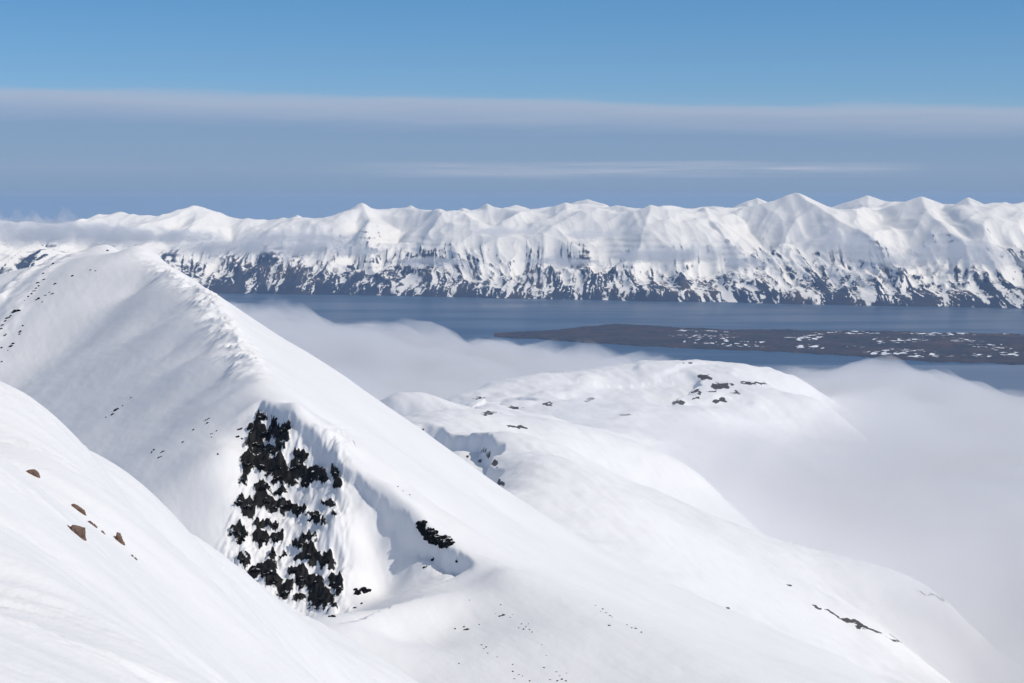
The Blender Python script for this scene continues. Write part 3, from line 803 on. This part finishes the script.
rocks(Z8([(625,430,5,3.5),(632,400,2,1.5),(655,442,4,3),(665,452,5,4),(672,460,6,3),(680,465,6,3),(658,465,4,3),(640,462,3,3),(684,444,2,2)]), mtn, 'dark stone', 'in the right patch at the bottom edge', 'right patch at the bottom edge', axis='x')
rocks(Z8([(756,271,3,2),(775,280,4,3),(785,290,7,4),(795,297,6,4),(790,322,7,5),(838,320,3,2),(850,328,5,3),(862,330,6,4),(875,340,5,2),(800,300,3,3),(768,286,2,2)]), mtn, 'dark rock', 'along the crest running to the lower right', 'rocks on the lower right crest', axis='x')
Z5 = lambda l: zb(l, 0, 380, 2.253)
rocks(Z5([(262,68,9,10),(255,78,6,6),(240,85,4,4),(295,40,3,3),(278,58,4,4)]), mtn, 'dark rock', 'of the upper left cluster on the shaded face', 'upper left cluster on the shaded face', axis='x')
rocks(Z5([(465,90,8,6),(468,97,5,3),(435,113,6,5),(412,142,5,5),(478,122,5,5),(488,116,3,2.5),(478,130,3,2),(490,168,4,3)]), mtn, 'dark rock', 'of the middle string on the shaded face', 'middle string on the shaded face', axis='y')
rocks(Z5([(348,158,7,5),(342,165,3,3),(360,175,8,5),(366,163,5,7)]), mtn, 'dark rock', 'of the lower cluster on the shaded face', 'lower cluster on the shaded face', axis='x')
rocks(Z5([(540,115,6,8),(537,130,6,8),(545,135,4,5)]), mtn, 'half buried dark rock', 'just left of the top of the cliff', 'rocks left of the top of the cliff', axis='y')
Z2 = lambda l: [(a_, b_, c_ * 2.0, d_ * 1.7) for a_, b_, c_, d_ in zb(l, 0, 250, 5.69)]
rocks(Z2([(305,80,6,3),(290,92,4,3),(272,100,5,6),(250,135,4,6),(258,168,8,9),(215,190,7,11),(222,205,5,5),(205,222,4,5),(195,235,8,10),(180,255,6,4),(160,268,6,3),(140,290,5,2)]), mtn, 'dark rock', 'in the upper string of the far left rib', 'upper string on the far left rib')
rocks(Z2([(85,355,14,16),(55,380,6,6),(45,390,9,12),(28,410,6,4),(18,430,8,12),(8,450,5,5)]), mtn, 'dark rock', 'in the lower string of the far left rib', 'lower string on the far left rib')
rocks(Z2([(412,152,6,4),(315,195,7,12),(285,245,5,3),(300,250,12,4),(255,262,6,6),(218,280,7,4),(205,288,4,4),(240,298,5,6)]), mtn, 'dark rock', 'right of the upper string on the rib', 'rocks right of the upper string')
rocks(Z2([(130,430,4,5),(120,465,12,12),(112,480,8,8),(25,490,6,6),(35,480,4,4),(80,535,8,9),(65,550,12,10),(10,560,8,6),(45,575,4,3),(10,638,6,3)]), mtn, 'dark rock', 'at the far left edge below the rib', 'rocks below the far left rib')
rocks(Z2([(515,115,5,4),(540,122,5,3)]), mtn, 'tiny dark rock', 'of a pair on smooth snow under the rounded summit', 'pair of rocks under the summit', axis='x')
rocks(Z2([(608,5,6,4)]), mtn, 'tiny dark rock', 'standing on the very top of the rounded summit', None)
rocks(zb([(755,236,6,5),(765,250,5,6),(770,262,4,4)], 220, 400, 5.69), mtn, 'small dark rock', 'on the sunlit flank right of the crest', 'rocks on the sunlit flank')
rocks([(397, 487, 1.4, .9), (402, 491, 1.8, .9), (409, 495, 1, .7)], mtn, 'tiny dark rock', 'beside the snow lip above the bowl', 'tiny rocks beside the snow lip', axis='x')

# brown boulders of the near slope: (px, py, half width, half height, tilt, label)
def boulder(seed, outline, px, py, D_scale, label, name='boulder', group=None, depth=0.7, sink=0.15, mat=M_BROWN):
    """outline: points (px) round the centre; the body swells behind it"""
    import bmesh
    h = near.hit(px, py)
    if h is None:
        return
    p, nrm = h
    k = p[1] / F
    r = np.random.RandomState(seed)
    bm = bmesh.new()
    o = np.array(outline, float)
    # refine the outline
    ref = []
    for i in range(len(o)):
        a_, b_ = o[i], o[(i + 1) % len(o)]
        for t in (0, .25, .5, .75):
            q = a_ + (b_ - a_) * t
            nrm2 = np.array([-(b_ - a_)[1], (b_ - a_)[0]]); nrm2 /= max(1e-6, np.linalg.norm(nrm2))
            ref.append(q + nrm2 * r.uniform(-.35, .35) * (t > 0))
    ref = np.array(ref); cen = ref.mean(0)
    wid = np.abs(ref - cen).max()
    rings = []
    layers = [(-0.55, .80), (-0.30, .97), (0.05, 1.0), (0.45, .92), (0.9, .6)]
    for dy, sc_ in layers:
        ring = []
        for q in ref:
            v = cen + (q - cen) * sc_ * (1 + r.uniform(-.03, .03))
            yy = dy * depth * wid + r.uniform(-.07, .07) * wid
            ring.append(bm.verts.new((v[0] * k, yy * k, -v[1] * k)))
        rings.append(ring)
    n = len(ref)
    for a_, b_ in zip(rings[:-1], rings[1:]):
        for i in range(n):
            bm.faces.new((a_[i], a_[(i + 1) % n], b_[(i + 1) % n], b_[i]))
    for ring, yy, flip in ((rings[0], -.72, False), (rings[-1], 1.1, True)):
        # a broken, uneven front: inner ring then a centre point
        inner = [bm.verts.new(((cen[0] + (ref[i][0] - cen[0]) * .45) * k, (yy + r.uniform(-.12, .12)) * depth * wid * k, -(cen[1] + (ref[i][1] - cen[1]) * .45) * k)) for i in range(0, n, 2)]
        m_ = len(inner)
        for i in range(m_):
            bm.faces.new((ring[2 * i], ring[(2 * i + 1) % n], inner[i]))
            bm.faces.new((ring[(2 * i + 1) % n], ring[(2 * i + 2) % n], inner[(i + 1) % m_]))
            bm.faces.new((ring[(2 * i + 1) % n], inner[(i + 1) % m_], inner[i]))
        c0 = bm.verts.new((cen[0] * k, (yy - .05) * depth * wid * k, -cen[1] * k))
        for i in range(m_):
            bm.faces.new((inner[i], inner[(i + 1) % m_], c0))
    bmesh.ops.recalc_face_normals(bm, faces=bm.faces)
    me = bpy.data.meshes.new(name)
    bm.to_mesh(me); bm.free()
    me.materials.append(mat)
    ob = bpy.data.objects.new(name, me)
    ob.location = p + np.array([0, depth * wid * k * 0.3, 0])
    COL.objects.link(ob)
    ob['label'] = label; ob['category'] = 'boulder'
    if group:
        ob['group'] = group
    return ob
boulder(1, [(-7, -4), (-3, -5), (2, -5), (6, -1), (7, 6), (3, 3), (-2, 0)], 33, 475, 1, 'tan rounded boulder highest and farthest left on the near snow slope')
boulder(2, [(-8, -6), (-6, -7), (1, -3), (5, 0), (7, 5), (6, 6), (0, 3), (-5, -1)], 79.5, 512, 1, 'flat brown slab lying just above the largest brown boulder')
boulder(3, [(-13, -10), (-8, -7.5), (-6, -10), (-1, -9), (7, -7), (7, 2), (9, 10), (7, 11), (0, 5), (-5, 0)], 78, 535, 1, 'largest brown boulder of the near slope, square with a spike on its left', depth=.5)
boulder(4, [(-1, -8), (2, -7), (4, -2), (7, 5), (6, 9), (1, 8), (-1, 3), (-5, 1), (-4, -2), (-2, -4)], 118, 541, 1, 'upright pointed brown boulder at the right end of the boulder row')
boulder(5, [(-3, -2), (0, -2.5), (3, 0), (2, 2), (-1, 1)], 90, 523.5, 1, 'small grey brown stone touching the slab\'s lower right end')
boulder(6, [(-3, -2), (0, -2.5), (3, 1), (2, 2.5), (-1, 1)], 95, 527.5, 1, 'small brown stone midway between the flat slab and the pointed boulder')
boulder(7, [(-2, -3), (0, -2), (2, 2), (1.5, 3), (-.5, 0)], 103, 533.5, 1, 'thin sliver of brown stone left of the pointed boulder')
boulder(8, [(-2, -1), (0, -1.5), (2, .5), (1, 1)], 131.5, 557, 1, 'tiny brown pebble just below right of the pointed boulder')
boulder(9, [(-2, -1), (0, -1.5), (2.2, 1), (1, 1.3)], 135, 561, 1, 'lowest tiny brown pebble of the boulder row')
boulder(10, [(-1.6, -1), (0, -1.8), (2, .5), (1, 1.5), (-1, 1)], 60.5, 420.5, 1, 'tiny dark rock on the skyline of the near slope')

# ------------------------------------------------------------------ clouds
def cloud_mesh(name, X, Y, top, bot, mat):
    R, C = X.shape
    me = bpy.data.meshes.new(name)
    co = np.concatenate([np.stack([X, Y, top], -1).reshape(-1, 3), np.stack([X, Y, bot], -1).reshape(-1, 3)]).astype(np.float32)
    idx = np.arange(R * C).reshape(R, C); k = R * C
    t = np.stack([idx[:-1, :-1], idx[:-1, 1:], idx[1:, 1:], idx[1:, :-1]], -1).reshape(-1, 4)
    fs = [t, t[:, ::-1] + k]
    def side(a):
        return np.stack([a[:-1], a[:-1] + k, a[1:] + k, a[1:]], -1)
    fs += [side(idx[0]), side(idx[-1][::-1]), side(idx[:, 0][::-1]), side(idx[:, -1])]
    q = np.concatenate(fs).astype(np.int32)
    me.vertices.add(len(co)); me.vertices.foreach_set('co', co.ravel())
    me.loops.add(q.size); me.loops.foreach_set('vertex_index', q.ravel())
    me.polygons.add(len(q)); me.polygons.foreach_set('loop_start', np.arange(0, q.size, 4, dtype=np.int32))
    me.polygons.foreach_set('use_smooth', np.full(len(q), True))
    me.update(calc_edges=True)
    me.materials.append(mat)
    o = bpy.data.objects.new(name, me)
    COL.objects.link(o)
    o['kind'] = 'stuff'
    return o
def low_cloud():
    m, t, v = vol_mat('cloud_vapour', 0.0045, (0.94, 0.94, 0.955), 0.0)
    ge = N(t, 'ShaderNodeNewGeometry')
    na = N(t, 'ShaderNodeTexNoise', i_Scale=0.0035, i_Detail=6.0, i_Roughness=0.62)
    L(t, ge.outputs['Position'], na.inputs['Vector'])
    sp = N(t, 'ShaderNodeSeparateXYZ'); L(t, ge.outputs['Position'], sp.inputs[0])
    lf = math_n(t, 'MULTIPLY', math_n(t, 'DIVIDE', math_n(t, 'SUBTRACT', sp.outputs[0], 330.0), 260.0, clamp=True),
                math_n(t, 'DIVIDE', math_n(t, 'SUBTRACT', 3300.0, sp.outputs[1]), 1400.0, clamp=True))
    rf = math_n(t, 'MULTIPLY_ADD', math_n(t, 'DIVIDE', math_n(t, 'SUBTRACT', 2800.0, sp.outputs[1]), 600.0, clamp=True), 22.0, 520.0)
    rf = math_n(t, 'MULTIPLY_ADD', lf, 80.0, rf)
    hgt = math_n(t, 'DIVIDE', math_n(t, 'SUBTRACT', rf, sp.outputs[2]), 110.0)
    dn = math_n(t, 'ADD', math_n(t, 'MULTIPLY', math_n(t, 'SUBTRACT', na.outputs[0], 0.52), 5.0), hgt)
    dn = math_n(t, 'MULTIPLY', math_n(t, 'MULTIPLY', dn, 1.0, clamp=True), 0.011)
    L(t, dn, v.inputs['Density'])
    xs = np.arange(-4200, 4200, 45.0); ys = np.arange(700, 9400, 45.0)
    X, Y = np.meshgrid(xs, ys)
    px = 512 + X / Y * F
    # far edge of the bank, as a distance, by bearing
    edge = np.interp(px, [-100, 200, 250, 330, 420, 500, 560, 650, 760, 900, 960, 1024, 1200],
                     [9200, 8900, 8600, 8000, 7700, 7300, 6900, 6500, 6300, 6400, 6100, 5900, 5800])
    top = np.interp(px, [-100, 200, 260, 330, 420, 500, 600, 700, 900, 1000, 1200], [450, 470, 515, 470, 420, 430, 435, 420, 412, 385, 370]) + 0 * X
    puff = 60 * np.abs(fbm(X / 900, Y / 900, 5)) + 46 * fbm(X / 400 + 5, Y / 400, 5)
    f = 1 - ((Y - (edge - 900)) / 900).clip(0, 1) ** 2
    top = top + puff + 30 * np.abs(fbm(X / 260, Y / 260, 4))
    top = 150 + (top - 150) * np.sqrt(np.clip(f, 0, 1))
    top = top + 60 * sm(5200, 3600, Y)
    top = top + 70 * sm(2800, 1900, Y) + 100 * np.clip((X - 330) / 260, 0, 1) * np.clip((3300 - Y) / 1400, 0, 1)
    f2 = sm(700, 1200, Y)
    top = top * f2 + 100 * (1 - f2)
    bot = np.minimum(150 - 60 * np.sqrt(np.clip(f, 0, 1)), top - 2)
    cloud_mesh('low_cloud', X, Y, top, bot, m)
low_cloud()
def band_cloud():
    m, t, v = vol_mat('band_vapour', 0.0009, (0.99, 0.985, 0.985), 0.0)
    ge = N(t, 'ShaderNodeNewGeometry')
    na = N(t, 'ShaderNodeTexNoise', i_Scale=0.0035, i_Detail=5.0, i_Roughness=0.6)
    L(t, ge.outputs['Position'], na.inputs['Vector'])
    L(t, math_n(t, 'MULTIPLY', math_n(t, 'MULTIPLY', math_n(t, 'SUBTRACT', na.outputs[0], 0.44), 6.0, clamp=True), 0.0030), v.inputs['Density'])
    spec = [(-80, 236, 17500, 200, 15), (20, 231, 18800, 110, 14), (95, 238, 18500, 80, 13), (165, 238, 18300, 60, 9), (215, 250, 18800, 55, 12), (280, 247, 18500, 70, 13), (340, 252, 18900, 45, 8), (300, 238, 19500, 50, 7),
            (655, 257, 17800, 45, 9), (705, 254, 17600, 40, 11), (755, 262, 17400, 35, 6), (845, 246, 17300, 40, 12), (890, 258, 17000, 50, 12), (955, 252, 16800, 55, 13), (1010, 262, 17000, 40, 9), (560, 262, 18500, 40, 4), (430, 262, 18600, 40, 5), (500, 232, 20500, 35, 4), (590, 235, 20300, 30, 5)]
    for i, (px, py, D, hw, hh) in enumerate(spec):
        c = np.array(P(px, py, D)); a = hw * D / F; b = 700.0; h = hh * D / F
        u = np.linspace(-1, 1, 90); w = np.linspace(-1, 1, 40)
        U, Vv = np.meshgrid(u, w)
        X = c[0] + U * a; Y = c[1] + Vv * b
        n = 1.6 * fbm(X / 380 + i * 3, Y / 380, 4)
        r = np.clip(1 - (U ** 2 + Vv ** 2) * (1 + 0.6 * n), 0, 1)
        top = c[2] + h * r ** .8 * (0.55 + 1.5 * np.abs(fbm(X / 240, Y / 350 + i, 4)))
        bot = c[2] - h * r ** .8 * (0.3 + 1.2 * np.abs(fbm(X / 300 + 7, Y / 450 + i, 3))) - 1
        cloud_mesh('cloud_band', X, Y, top, bot, m)
band_cloud()

# ------------------------------------------------------------------ haze: blue air between here and the range
hm, ht, hv = vol_mat('haze_air', 1.5e-5, (0.38, 0.62, 1.0), 0.0)
import bmesh
bm = bmesh.new()
bmesh.ops.create_cube(bm, size=1.0)
for v in bm.verts:
    v.co = (v.co.x * 124000, 16000 + v.co.y * 40000, 510 + v.co.z * 1060)
me = bpy.data.meshes.new('haze'); bm.to_mesh(me); bm.free(); me.materials.append(hm)
o = bpy.data.objects.new('haze', me); COL.objects.link(o); o['kind'] = 'stuff'
